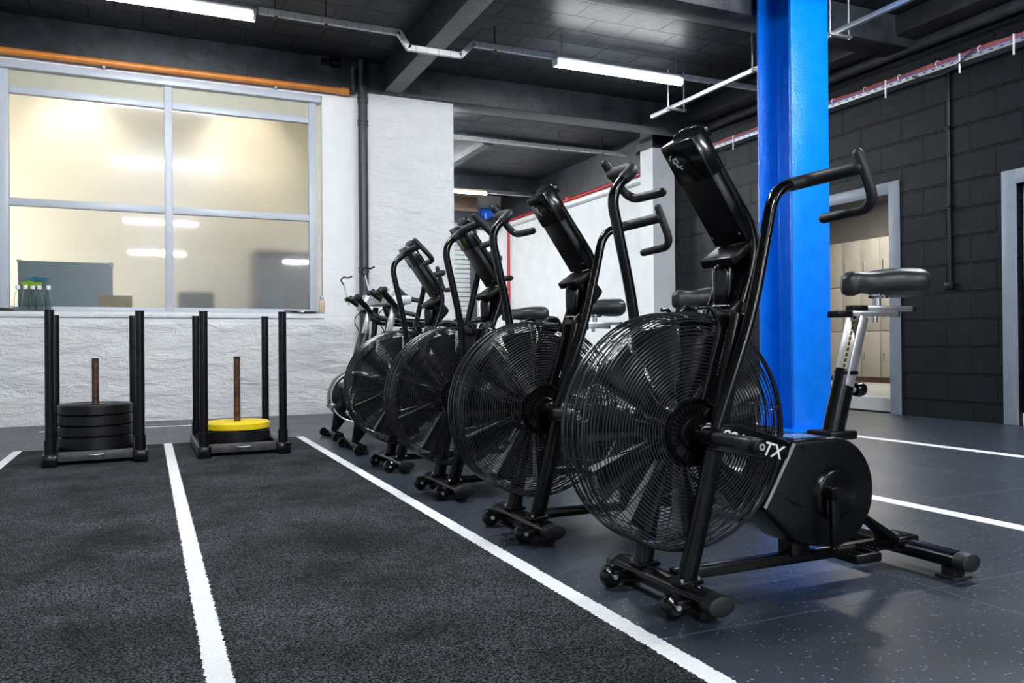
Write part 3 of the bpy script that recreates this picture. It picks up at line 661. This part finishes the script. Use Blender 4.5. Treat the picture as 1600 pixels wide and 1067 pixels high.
def make_arm(root, s):
    p = {k: Vector((v[0], s*v[1], v[2])) for k, v in ARM.items()}
    path = curve_pts([p['P'], p['M'], p['A'], p['B'], p['T']], [.10, .06, .06])
    up = (1, 0, 0)
    cut = max(i for i, q in enumerate(path) if (q-p['T']).length > .175)
    a = MB().tube(path[:cut+2], .0155, 14, oval=1.15, up=up).build('handlebar_arm', M['gloss'], root, PIV)
    MB().tube(path[cut:], .0185, 16, 'round').build('upper_grip', M['foam'], a)
    MB().tube(curve_pts([p['K'], p['C'], p['E']], .055, 8), .0140, 14, 'round').build('lower_grip', M['foam'], a)
    MB().tube([(0, s*.135, 0), (0, s*.19, 0)], .026, 20).tube([(0, s*.19, 0), (0, s*.196, 0)], .016, 16).build('pivot_hub', M['semi'], a)
    return a
AX = (.478, .262)     # crank axis
def make_crank(root, s):
    c = MB().prism([(-.016, .02), (.016, .02), (.013, -.165), (-.013, -.165)], s*.108, s*.124, bev=.006).tube([(0, s*.085, 0), (0, s*.128, 0)], .019, 18).build('crank_arm', M['satin'], root, (AX[0], 0, AX[1]))
    MB().tube([(0, s*.124, 0), (0, s*.133, 0)], .011, 14).tube([(0, s*.12, -.155), (0, s*.132, -.155)], .010, 14).build('crank_bolt', M['semi'], c)
    pd = MB(); z = -.155
    pd.box((-.048, s*.145, z-.012), (-.034, s*.235, z+.012), .004).box((.034, s*.145, z-.012), (.048, s*.235, z+.012), .004).box((-.048, s*.138, z-.013), (.048, s*.156, z+.013), .005).box((-.048, s*.224, z-.013), (.048, s*.240, z+.013), .005)
    pd.box((-.03, s*.156, z-.010), (.03, s*.165, z+.010)).tube([(0, s*.12, z), (0, s*.236, z)], .011, 12)
    for k in range(5): pd.box((-.05, s*(.150+.018*k), z+.010), (-.046, s*(.156+.018*k), z+.019)).box((.046, s*(.150+.018*k), z+.010), (.05, s*(.156+.018*k), z+.019))
    pd.build('pedal', M['satin'], c); return c
def make_air_bike():
    r = empty('air_bike', (0, 0, 0))
    tag(r, None, 'exercise bike', 'air bikes in the row')
    # front stabiliser with wheels and caps
    f = MB().tube([(-.028, -.225, .047), (-.028, .225, .047)], .026, 24, oval=1.56, up=(0, 0, 1)).build('front_stabilizer', M['semi'], r)
    for s in (-1, 1):
        MB().tube([(-.028, s*q, .047) for q in (.212, .238, .245, .248)], [.0275, .0275, .0255, .021], 28, oval=1.56, up=(0, 0, 1)).build('end_cap', M['foam'], f)
        MB().box((-.055, s*.175-.02, 0), (.0, s*.175+.02, .025), .005).build('foot_pad', M['foam'], f)
        MB().lathe([(0, -.018), (.020, -.020), (.031, -.012), (.0335, 0), (.031, .012), (.020, .020), (0, .018)], 28, 'y', (-.108, s*.150, .034)).build('transport_wheel', M['gloss'], f)
        for q in (-.023, .023): MB().box((-.112, s*.150+q-.003, .026), (-.05, s*.150+q+.003, .052), .003).build('wheel_bracket', M['semi'], f)
        MB().tube([(-.108, s*.150-.029, .036), (-.108, s*.150+.029, .036)], .007, 10).build('wheel_axle', M['zinc'], f)
    # fork legs
    for s in (-1, 1):
        pts = [(-.030, s*.098, .065), (.0, s*.112, .20), (.052, s*.126, .44), (.140, s*.122, .775)]
        l = MB().tube(curve_pts(pts, .08), .030, 20, oval=.55, up=(1, 0, 0)).build('fork_leg', M['semi'], r)
        MB().box((-.066, s*.098-.03, .068), (.008, s*.098+.03, .080), .003).build('mounting_flange', M['semi'], l)
        for x in (-.056, -.002): MB().tube([(x, s*.118, .078), (x, s*.118, .088)], .006, 8).build('flange_bolt', M['chrome'], l)
        MB().prism([(.118, .735), (.170, .745), (.176, .80), (.140, .815), (.112, .79)], s*.112, s*.128, bev=.004).build('top_gusset', M['satin'], l); MB().prism([(.132, .742), (.158, .748), (.158, .775), (.140, .780), (.128, .765)], s*.1285, s*.131, bev=.001).tube([(.145, s*.130, .760), (.145, s*.138, .760)], .007, 12).build('bracket_tab', M['zinc'], l)
        # guard rail that edges the grille beside the leg
        MB().tube(curve_pts([(.034, s*.094, .55), (.092, s*.100, .745), (.060, s*.096, .800), (.03, s*.085, .796)], .035), .006, 10).build('guard_rail', M['gloss'], l)
        MB().prism([(.036, .55), (.060, .55), (.128, .775), (.094, .775)], s*.088, s*.094).build('guard_plate', M['satin'], l)
    # fan
    cg = cage_rings().build('fan_cage', M['cage'], r, ang=60); blades().build('fan_blades', M['blade'], r); blade_glints().build('blade_glints', M['blade_flap'], r)
    for s in (-1, 1):
        h = MB().lathe([(0, s*.100), (.042, s*.100), (.047, s*.096), (.050, s*.088), (.078, s*.088), (.086, s*.095), (.090, s*.090), (.091, s*.072), (0, s*.072)], 56, 'y', (FX, 0, FZ)).build('hub_cover', M['satin'], r)
        mb = MB()
        for k in range(34):
            a = 2*math.pi*k/34
            mb.box((.053, -.0018, 0), (.078, .0018, .006), 0, Matrix.Translation((FX, s*.088, FZ)) @ Matrix.Rotation(a, 4, 'Y') @ Matrix.Rotation(R(90 if s < 0 else -90), 4, 'X'))
        mb.build('cooling_fins', M['gloss'], h)
        MB().tube([(FX+.018, s*.098, FZ), (FX+.018, s*.112, FZ)], .008, 14).tube([(FX-.006, s*.098, FZ+.004), (FX-.006, s*.104, FZ+.004)], .005, 10).build('axle_nut', M['chrome'], h)
        MB().box((FX-.02, s*.092, FZ-.022), (.095, s*.113, FZ+.022), .006).build('axle_bracket', M['semi'], h)
        lc = MB().prism([(-.02, .485), (.0, .497), (.11, .484), (.262, .436), (.282, .424), (.272, .388), (.262, .379), (.20, .384), (.0, .425), (-.02, .440)], s*.136, s*.158, bev=.006).build('link_cover', M['gloss'], r)
        rot = Matrix.Rotation(R(90), 4, 'X') if s < 0 else Matrix.Rotation(R(180), 4, 'Z') @ Matrix.Rotation(R(90), 4, 'X')
        text('ASSAULTX', .052, M['print_white'], 'lettering', lc, Matrix.Translation((.126, s*.1592, .434)) @ Matrix.Rotation(R(-s*-16) if s > 0 else R(16), 4, 'Y') @ rot)
        pg = MB().box((-.017, s*.190, PIV[2]-.016), (.023, s*.335, PIV[2]+.016), .010, seg=3).build('foot_peg', M['knurl'], r)
        MB().prism([(-.018, -.006), (-.006, -.020), (.018, -.020), (.027, -.006), (.020, .014), (-.008, .016)], s*.325, s*.352, bev=.004, mat=Matrix.Translation((.0, 0, PIV[2]))).build('peg_end', M['satin'], pg)
        MB().lathe([(.004, s*.353), (.009, s*.353), (.009, s*.356), (.004, s*.356), (.004, s*.353)], 18, 'y', (.006, 0, PIV[2]-.004)).build('peg_bolt', M['zinc'], pg)
    # mast, console
    d = Vector((-.566, 0, .824)); n = Vector((-.824, 0, -.566)); P0 = Vector((.208, 0, .985))
    mat = Matrix(((n.x, 0, d.x, P0.x), (0, 1, 0, 0), (n.z, 0, d.z, P0.z), (0, 0, 0, 1)))      # local: x = forward normal, y, z = up the console
    for s in (-1, 1):
        q = [(.170, s*.060, .745), (.228, s*.058, .905), (.243, s*.058, .965), tuple(P0+d*.03-n*.045+Vector((0, s*.058, 0))), tuple(P0+d*.25-n*.040+Vector((0, s*.058, 0)))]
        MB().tube(curve_pts(q, .04), .0165, 14).build('mast_tube', M['gloss'], r)
    MB().box((.138, -.125, .752), (.182, .125, .780), .006).prism([(.165, .775), (.185, .775), (.205, .835), (.190, .835)], -.055, .055).build('mast_bracket', M['semi'], r)
    c = MB().box((-.030, -.071, -.005), (0, .071, .215), .005, mat).build('console_body', M['satin'], r)
    MB().box((-.052, -.074, .205), (.003, .074, .330), .005, mat).build('console_head', M['gloss'], c)
    arc = [(-.073, .30), (.073, .30), (.073, .331)]+[(.073*math.cos(a), .330+.016*math.sin(a)) for a in [math.pi*k/12 for k in range(1, 12)]]+[(-.073, .331)]
    MB().prism(arc, -.066, -.050, 'x', .003, mat).build('screen_bezel', M['gloss'], c)
    MB().box((-.0005, -.060, .012), (.0015, .060, .016), 0, mat).box((-.0005, -.066, .036), (.001, .066, .038), 0, mat).build('seam', M['gloss'], c)
    for s in (-1, 1): MB().tube([mat @ Vector((-.002, s*.058, .026)), mat @ Vector((.003, s*.058, .026))], .003, 8).build('screw', M['zinc'], c)
    lg = MB()       # logo strokes on the console head
    def stroke(pts, w=.0023): lg.tube([mat @ Vector((.0036, y, z)) for y, z in pts], w, 6)
    stroke([(.054, .288), (.050, .297), (.042, .299)], .0018); stroke([(.046, .276), (.040, .288), (.028, .288), (.026, .276), (.036, .272)]); stroke([(.040, .284), (.036, .262)]); stroke([(.036, .270), (.022, .252)], .0018); stroke([(.030, .264), (.016, .262)], .0016)
    lg.build('logo', M['print_white'], c)
    MB().box((-.01, -.070, -.034), (.076, .070, -.006), .006, mat).build('phone_ledge', M['satin'], c)
    MB().prism([(.232, .985), (.246, .960), (.292, .905), (.282, .885), (.205, .800), (.190, .830), (.226, .92)], -.042, .042, bev=.006).build('mast_shroud', M['satin'], r)
    bh = MB().lathe([(0, .800), (.018, .803), (.028, .815), (.032, .84), (.033, .90), (.030, .918), (.022, .928), (0, .930)], 28, 'z', (.186, 0, 0)).build('bottle_holder', M['gloss'], r)
    MB().tube([(.186+.034*math.cos(2*math.pi*i/24), .034*math.sin(2*math.pi*i/24), .806+.0*i) for i in range(24)], .003, 6, closed=True).build('holder_rim', M['chrome'], bh)
    for s in (-1, 1): make_arm(r, s); make_crank(r, s)
    # drive shroud
    cx, cz, rad = .522, .257, .164
    poly = [(.365, .413), (.372, .420), (.520, .421)]+[(cx+rad*math.cos(R(a)), cz+rad*math.sin(R(a))) for a in range(84, -96, -10)]+[(.405, .112), (.372, .127), (.262, .222), (.258, .238)]
    b = MB().prism(poly, -.074, .074, bev=.014, seg=3).build('drive_shroud', M['satin'], r)
    for s in (-1, 1):
        MB().lathe([(0, s*.088), (.066, s*.088), (.074, s*.084), (.082, s*.074), (.070, s*.070), (0, s*.070)], 48, 'y', (.522, 0, .255)).build('crank_disc', M['semi'], b)
        MB().tube([(.40, s*.072, .398), (.40, s*.076, .398)], .006, 12).build('shroud_screw', M['gloss'], b)
        MB().prism([(.257, .238), (.264, .232), (.374, .408), (.366, .413)], s*.0735, s*.0765).build('edge_strip', M['zinc'], b)
        MB().tube([(.34, s*.0745, .255), (.40, s*.0745, .225)], .0025, 6).build('shroud_crease', M['gloss'], b)
    MB().box((.395, -.045, .419), (.50, .045, .4225), .001).build('info_decal', plain('blue_decal', (.12, .22, .42), .35, noise=.8, nscale=120, bdist=0) if 'blue_decal' not in bpy.data.materials else bpy.data.materials['blue_decal'], b)
    # rails and rear stabiliser
    MB().box((.0, -.020, .045), (.86, .020, .078), .006).box((.40, -.03, .07), (.47, .03, .13), .005).build('base_rail', M['semi'], r)
    MB().prism([(.66, .19), (.71, .165), (.872, .07), (.83, .06)], -.028, .028, bev=.005).build('rear_strut', M['satin'], r)
    q = MB().tube([(.862, -.235, .054), (.862, .235, .054)], .026, 24, oval=1.5, up=(0, 0, 1)).build('rear_stabilizer', M['semi'], r)
    MB().box((.815, -.05, .055), (.905, .05, .088), .006).tube([(.862, -.03, .086), (.862, -.03, .092)], .010, 12).build('rail_clamp', M['semi'], q)
    for s in (-1, 1):
        MB().tube([(.862, s*q, .054) for q in (.224, .252, .259, .262)], [.0275, .0275, .0255, .021], 28, oval=1.5, up=(0, 0, 1)).build('end_cap', M['foam'], q)
        MB().box((.835, s*.20-.022, .006), (.885, s*.20+.022, .034), .004).box((.822, s*.20-.034, 0), (.902, s*.20+.034, .008), .003).build('foot_pad', M['foam'], q)
    # seat post and saddle
    a0, a1, a2 = Vector((.588, 0, .400)), Vector((.652, 0, .612)), Vector((.703, 0, .780))
    MB().tube([a0, a1], .037, 20, oval=.72, up=(1, 0, 0)).tube([a1-Vector((0, 0, .012)), a1], .040, 20, oval=.75, up=(1, 0, 0)).build('seat_tube', M['semi'], r)
    MB().box((.535, -.05, .405), (.645, .05, .432), .006).build('tube_collar', M['satin'], r)
    kb = MB().lathe([(0, .052), (.012, .052), (.020, .046), (.024, .03), (.020, .012), (.010, .010), (.008, -.01), (0, -.01)], 14, 'x', (.674, 0, .552)).build('adjusting_knob', M['gloss'], r)
    MB().tube([(.662, 0, .552), (.686, 0, .552)], .010, 12).build('knob_spring', M['zinc'], kb)
    sp = MB(); dd = (a2-a1).normalized(); m2 = dd.to_track_quat('Z', 'Y').to_matrix().to_4x4(); L = (a2-a1).length
    sp.box((-.028, -.019, -.05), (.028, .019, L), .005, Matrix.Translation(a1) @ m2)
    p = sp.build('seat_post', M['alu'], r)
    for s in (-1, 1): MB().box((-.012, s*.0192-.0006, 0), (-.003, s*.0192+.0006, L), 0, Matrix.Translation(a1) @ m2).build('height_scale', M['scale'], p)
    sl = MB().box((.655, -.018, .780), (.865, .018, .797), .003).build('seat_slider', M['alu'], r)
    for lo, hi in (((.598, -.022, .776), (.662, .022, .796)), ((.858, -.019, .779), (.868, .019, .798)), ((.668, -.016, .797), (.732, .016, .814))): MB().box(lo, hi, .003).build('slider_block', M['satin'], sl)
    MB().tube([(.775, 0, .762), (.775, 0, .782)], .009, 12).build('slider_bolt', M['chrome'], sl)
    MB().box((.728, -.014, .7975), (.930, .014, .814), .003).build('upper_slider', M['alu'], sl); MB().box((.928, -.0155, .796), (.942, .0155, .815), .003).build('slider_cap', M['satin'], sl)
    MB().tube([(.785, 0, .814), (.785, 0, .862)], .0125, 16).build('saddle_stem', M['chrome'], r)
    MB().tube([(.795, -.03, .846), (.795, .03, .846)], .009, 12).box((.77, -.022, .838), (.815, .022, .858), .004).build('saddle_clamp', M['chrome'], r)
    t_ = bmesh.new(); N, K = 18, 24; rows = []
    for i in range(N+1):
        u = i/N; x = .642+.298*u
        hw = .030+.080*(1/(1+math.exp(-(u-.50)*11))); hw *= math.sqrt(max(.0, 1-(max(0, u-.80)/.2)**2.4)) if u > .80 else 1
        if u < .1: hw *= math.sqrt(max(0, 1-((.1-u)/.1)**2))
        hw = max(hw, .002)
        top = .925-.010*math.sin(math.pi*min(1, u*1.7))+.012*u-(.030*((.14-u)/.14)**2 if u < .14 else 0)-(.03*((u-.86)/.14)**2 if u > .86 else 0)
        bot = .858-.014*math.exp(-((u-.10)/.09)**2)-.018*u+(.03*((u-.88)/.12)**2 if u > .88 else 0)
        row = []
        for j in range(K):
            a = 2*math.pi*j/K; cy, sz = math.cos(a), math.sin(a); e = .62
            y = hw*math.copysign(abs(cy)**e, cy); zc = (top+bot)/2; hz = max((top-bot)/2, .004)
            z_ = zc+hz*math.copysign(abs(sz)**.8, sz)
            row.append(t_.verts.new((x, y, z_)))
        rows.append(row)
    for A, B in zip(rows, rows[1:]):
        for j in range(K): t_.faces.new((A[j], A[(j+1) % K], B[(j+1) % K], B[j]))
    t_.faces.new(rows[0]); t_.faces.new(rows[-1][::-1]); bmesh.ops.recalc_face_normals(t_, faces=t_.faces)
    sd = MB(); sd.add(t_); sd.build('saddle', M['saddle'], r, ang=70)
    return r
proto = make_air_bike()
SW = R(13)
bikes = [(1.320, 1.860, 0, 1, 'nearest and largest black air bike, standing before the blue column'), (1.315, 2.745, 0, 1, 'second black air bike from the camera, right behind the nearest one'),
         (1.315, 3.620, 0, -1, 'third black air bike from the camera in the row'), (1.320, 4.500, 0, -1, 'fourth black air bike, farthest of the big caged fans')]
copies = [proto]+[copy_tree(proto) for _ in bikes[1:]]
for o, (x, y, rz, ph, lab) in zip(copies, bikes):
    o.location = (x, y, 0); o.rotation_euler = (0, 0, rz); o['label'] = lab
    a = [c for c in KIDS(o) if c.name.startswith('handlebar_arm')]; k = [c for c in KIDS(o) if c.name.startswith('crank_arm')]
    for c in a+k:
        side = -1 if min(v.co.y for v in c.data.vertices) < -.05 else 1
        if c in a: c.rotation_euler = (0, SW*ph*(-side), 0)
        else: c.rotation_euler = (0, 0 if (side == -1) == (ph == 1) else math.pi, 0)

# ------------------------------------------------------------------ flywheel bikes at the end of the row
def make_erg():
    r = empty('flywheel_bike', (0, 0, 0)); tag(r, None, 'exercise bike', 'flywheel bikes at the end of the row')
    f = MB().box((-.16, -.24, .030), (-.11, .24, .062), .008).build('front_foot', M['semi'], r)
    for s in (-1, 1):
        MB().lathe([(0, -.016), (.026, -.016), (.033, -.008), (.033, .008), (.026, .016), (0, .016)], 24, 'y', (-.165, s*.235, .033)).build('transport_wheel', M['gloss'], f)
        MB().box((-.155, s*.215-.02, 0), (-.10, s*.215+.02, .034), .004).build('foot_pad', M['foam'], f)
    MB().prism([(-.155, .062), (-.105, .062), (.03, .24), (-.13, .24)], -.012, .012, bev=.003).build('front_fin', M['satin'], r)
    h = MB().lathe([(0, -.075), (.165, -.075), (.190, -.062), (.197, -.04), (.197, .04), (.190, .062), (.165, .075), (0, .075)], 48, 'y', (.02, 0, .315)).build('flywheel_housing', M['gloss'], r)
    for s in (-1, 1):
        MB().tube([(.02+.188*math.cos(2*math.pi*i/48), s*.064, .315+.188*math.sin(2*math.pi*i/48)) for i in range(48)], .007, 8, closed=True).build('rim_trim', M['alu'], h)
        MB().lathe([(0, s*.088), (.05, s*.086), (.07, s*.074), (0, s*.07)], 28, 'y', (.02, 0, .315)).build('hub_cap', M['semi'], h)
        MB().ell((-.155, s*.06, .255), (.026, .02, .026), 16).build('damper_knob', M['chrome'], h)
    MB().prism([(-.03, .46), (.06, .46), (.135, .80), (.065, .80)], -.035, .035, bev=.008).build('front_upright', M['semi'], r)
    MB().box((-.019, -.02, .0), (.019, .02, .24), .004, Matrix.Translation((.098, 0, .77)) @ Matrix.Rotation(R(13), 4, 'Y')).build('handlebar_post', M['alu'], r)
    hb = MB().tube([(.02, -.19, 1.068), (.02, .19, 1.068)], .012, 14).build('handlebar', M['satin'], r)
    for s in (-1, 1):
        MB().tube([(.17, s*.05, .930), (.10, s*.075, 1.00), (.015, s*.115, 1.075)], [.016, .021, .025], 16).build('aero_horn', M['gloss'], hb)
        MB().tube([(.02, s*.175, 1.068), (.02, s*.215, 1.068)], .020, 14, 'round').build('end_knob', M['foam'], hb)
        MB().tube(curve_pts([(.16, s*.06, .94), (.16, s*.12, .925), (.26, s*.17, .90)], .04), .016, 12, 'round').build('side_grip', M['foam'], hb)
    MB().tube([(.15, -.07, .945), (.15, .07, .945)], .024, 16).build('stem_clamp', M['satin'], hb)
    mo = MB().box((-.020, -.075, -.06), (.016, .075, .06), .008, Matrix.Translation((.10, .0, 1.03)) @ Matrix.Rotation(R(20), 4, 'Y')).build('monitor', M['zinc'], r)
    MB().box((.0165, -.06, -.045), (.018, .06, .045), 0, Matrix.Translation((.10, .0, 1.03)) @ Matrix.Rotation(R(20), 4, 'Y')).build('monitor_screen', M['gloss'], mo)
    MB().tube([(.028, .168, 1.02), (-.012, .180, 1.19)], .006, 10).build('phone_arm', M['zinc'], hb)
    MB().tube(curve_pts([(-.010, .180, 1.18), (-.036, .182, 1.215), (-.018, .178, 1.245), (.022, .170, 1.235), (.052, .165, 1.25)], .02), .006, 8).build('phone_clip', M['satin'], hb)
    MB().tube(curve_pts([(.09, -.03, .98), (.0, -.06, .90), (.06, -.04, .80)], .08), .004, 6).build('monitor_cable', M['satin'], mo)
    MB().prism([(.15, .30), (.17, .24), (.80, .12), (.86, .13), (.84, .19), (.55, .30)], -.045, .045, bev=.01).build('main_frame', M['satin'], r)
    b = MB().box((.84, -.27, .030), (.89, .27, .062), .008).build('rear_foot', M['semi'], r)
    for s in (-1, 1): MB().box((.84, s*.24-.02, 0), (.89, s*.24+.02, .034), .004).build('foot_pad', M['foam'], b)
    MB().box((.838, -.025, .05), (.885, .025, .16), .004).build('rear_riser', M['semi'], r)
    MB().prism([(.50, .22), (.60, .20), (.68, .62), (.62, .63)], -.03, .03, bev=.006).build('seat_tube', M['semi'], r)
    MB().box((-.018, -.016, -.06), (.018, .016, .23), .004, Matrix.Translation((.65, 0, .62)) @ Matrix.Rotation(R(10), 4, 'Y')).build('seat_post', M['alu'], r)
    MB().ell((.70, 0, .875), (.13, .045, .022), 20).ell((.78, 0, .88), (.07, .085, .024), 20).build('saddle', M['saddle'], r)
    for s, a in ((-1, -1), (1, 1)):
        c = MB().prism([(-.012, 0), (.012, 0), (.012, a*.17), (-.012, a*.17)], s*.075, s*.088, bev=.003, mat=Matrix.Translation((.42, 0, .29))).build('crank_arm', M['satin'], r)
        MB().box((.38, s*.09, .29+a*.165-.011), (.46, s*.17, .29+a*.165+.011), .004).build('pedal', M['satin'], c)
    MB().lathe([(0, -.058), (.09, -.058), (.095, -.05), (.095, .05), (.09, .058), (0, .058)], 36, 'y', (.42, 0, .29)).build('chain_cover', M['satin'], r)
    return r
e1 = make_erg(); e2 = copy_tree(e1)
e1.location = (1.395, 5.36, 0); e1['label'] = 'black flywheel bike just beyond the fourth air bike'
e2.location = (1.425, 6.16, 0); e2['label'] = 'farther flywheel bike by the white wall, last in the row'
# curved treadmill, mostly hidden behind the flywheel bikes
o = empty('curved_treadmill', (2.45, 7.25, 0)); tag(o, 'treadmill with curved black handrails behind the flywheel bikes', 'treadmill')
MB().prism([(-.65, .22), (-.4, .12), (0, .09), (.5, .13), (.8, .24), (.8, .16), (.5, .05), (0, .02), (-.4, .05), (-.65, .14)], -.22, .22, bev=.01).build('running_belt', M['satin'], o)
for s in (-1, 1):
    MB().box((-.66, s*.26-.035, .06), (.80, s*.26+.035, .18), .01).build('side_rail', M['semi'], o)
    for x in (-.55, .68): MB().box((x-.03, s*.26-.03, 0), (x+.03, s*.26+.03, .062), .006).build('foot_pad', M['foam'], o)
    MB().tube(curve_pts([(-.54, s*.30, 1.08), (-.51, s*.30, .95), (-.38, s*.30, .915), (.05, s*.30, .90), (.25, s*.30, .82), (.30, s*.27, .15)], .12), .030, 14, 'round').build('handrail', M['semi'], o)
    MB().tube(curve_pts([(-.43, s*.28, 1.22), (-.33, s*.28, 1.12), (-.20, s*.28, 1.10)], .06), .022, 12, 'round').build('front_grip', M['foam'], o)
    MB().tube([(-.55, s*.24, .15), (-.48, s*.24, 1.06)], .028, 14).build('front_upright', M['semi'], o)
c = MB().box((-.58, -.32, 1.07), (-.30, .32, 1.145), .008).build('console_bar', M['zinc'], o)
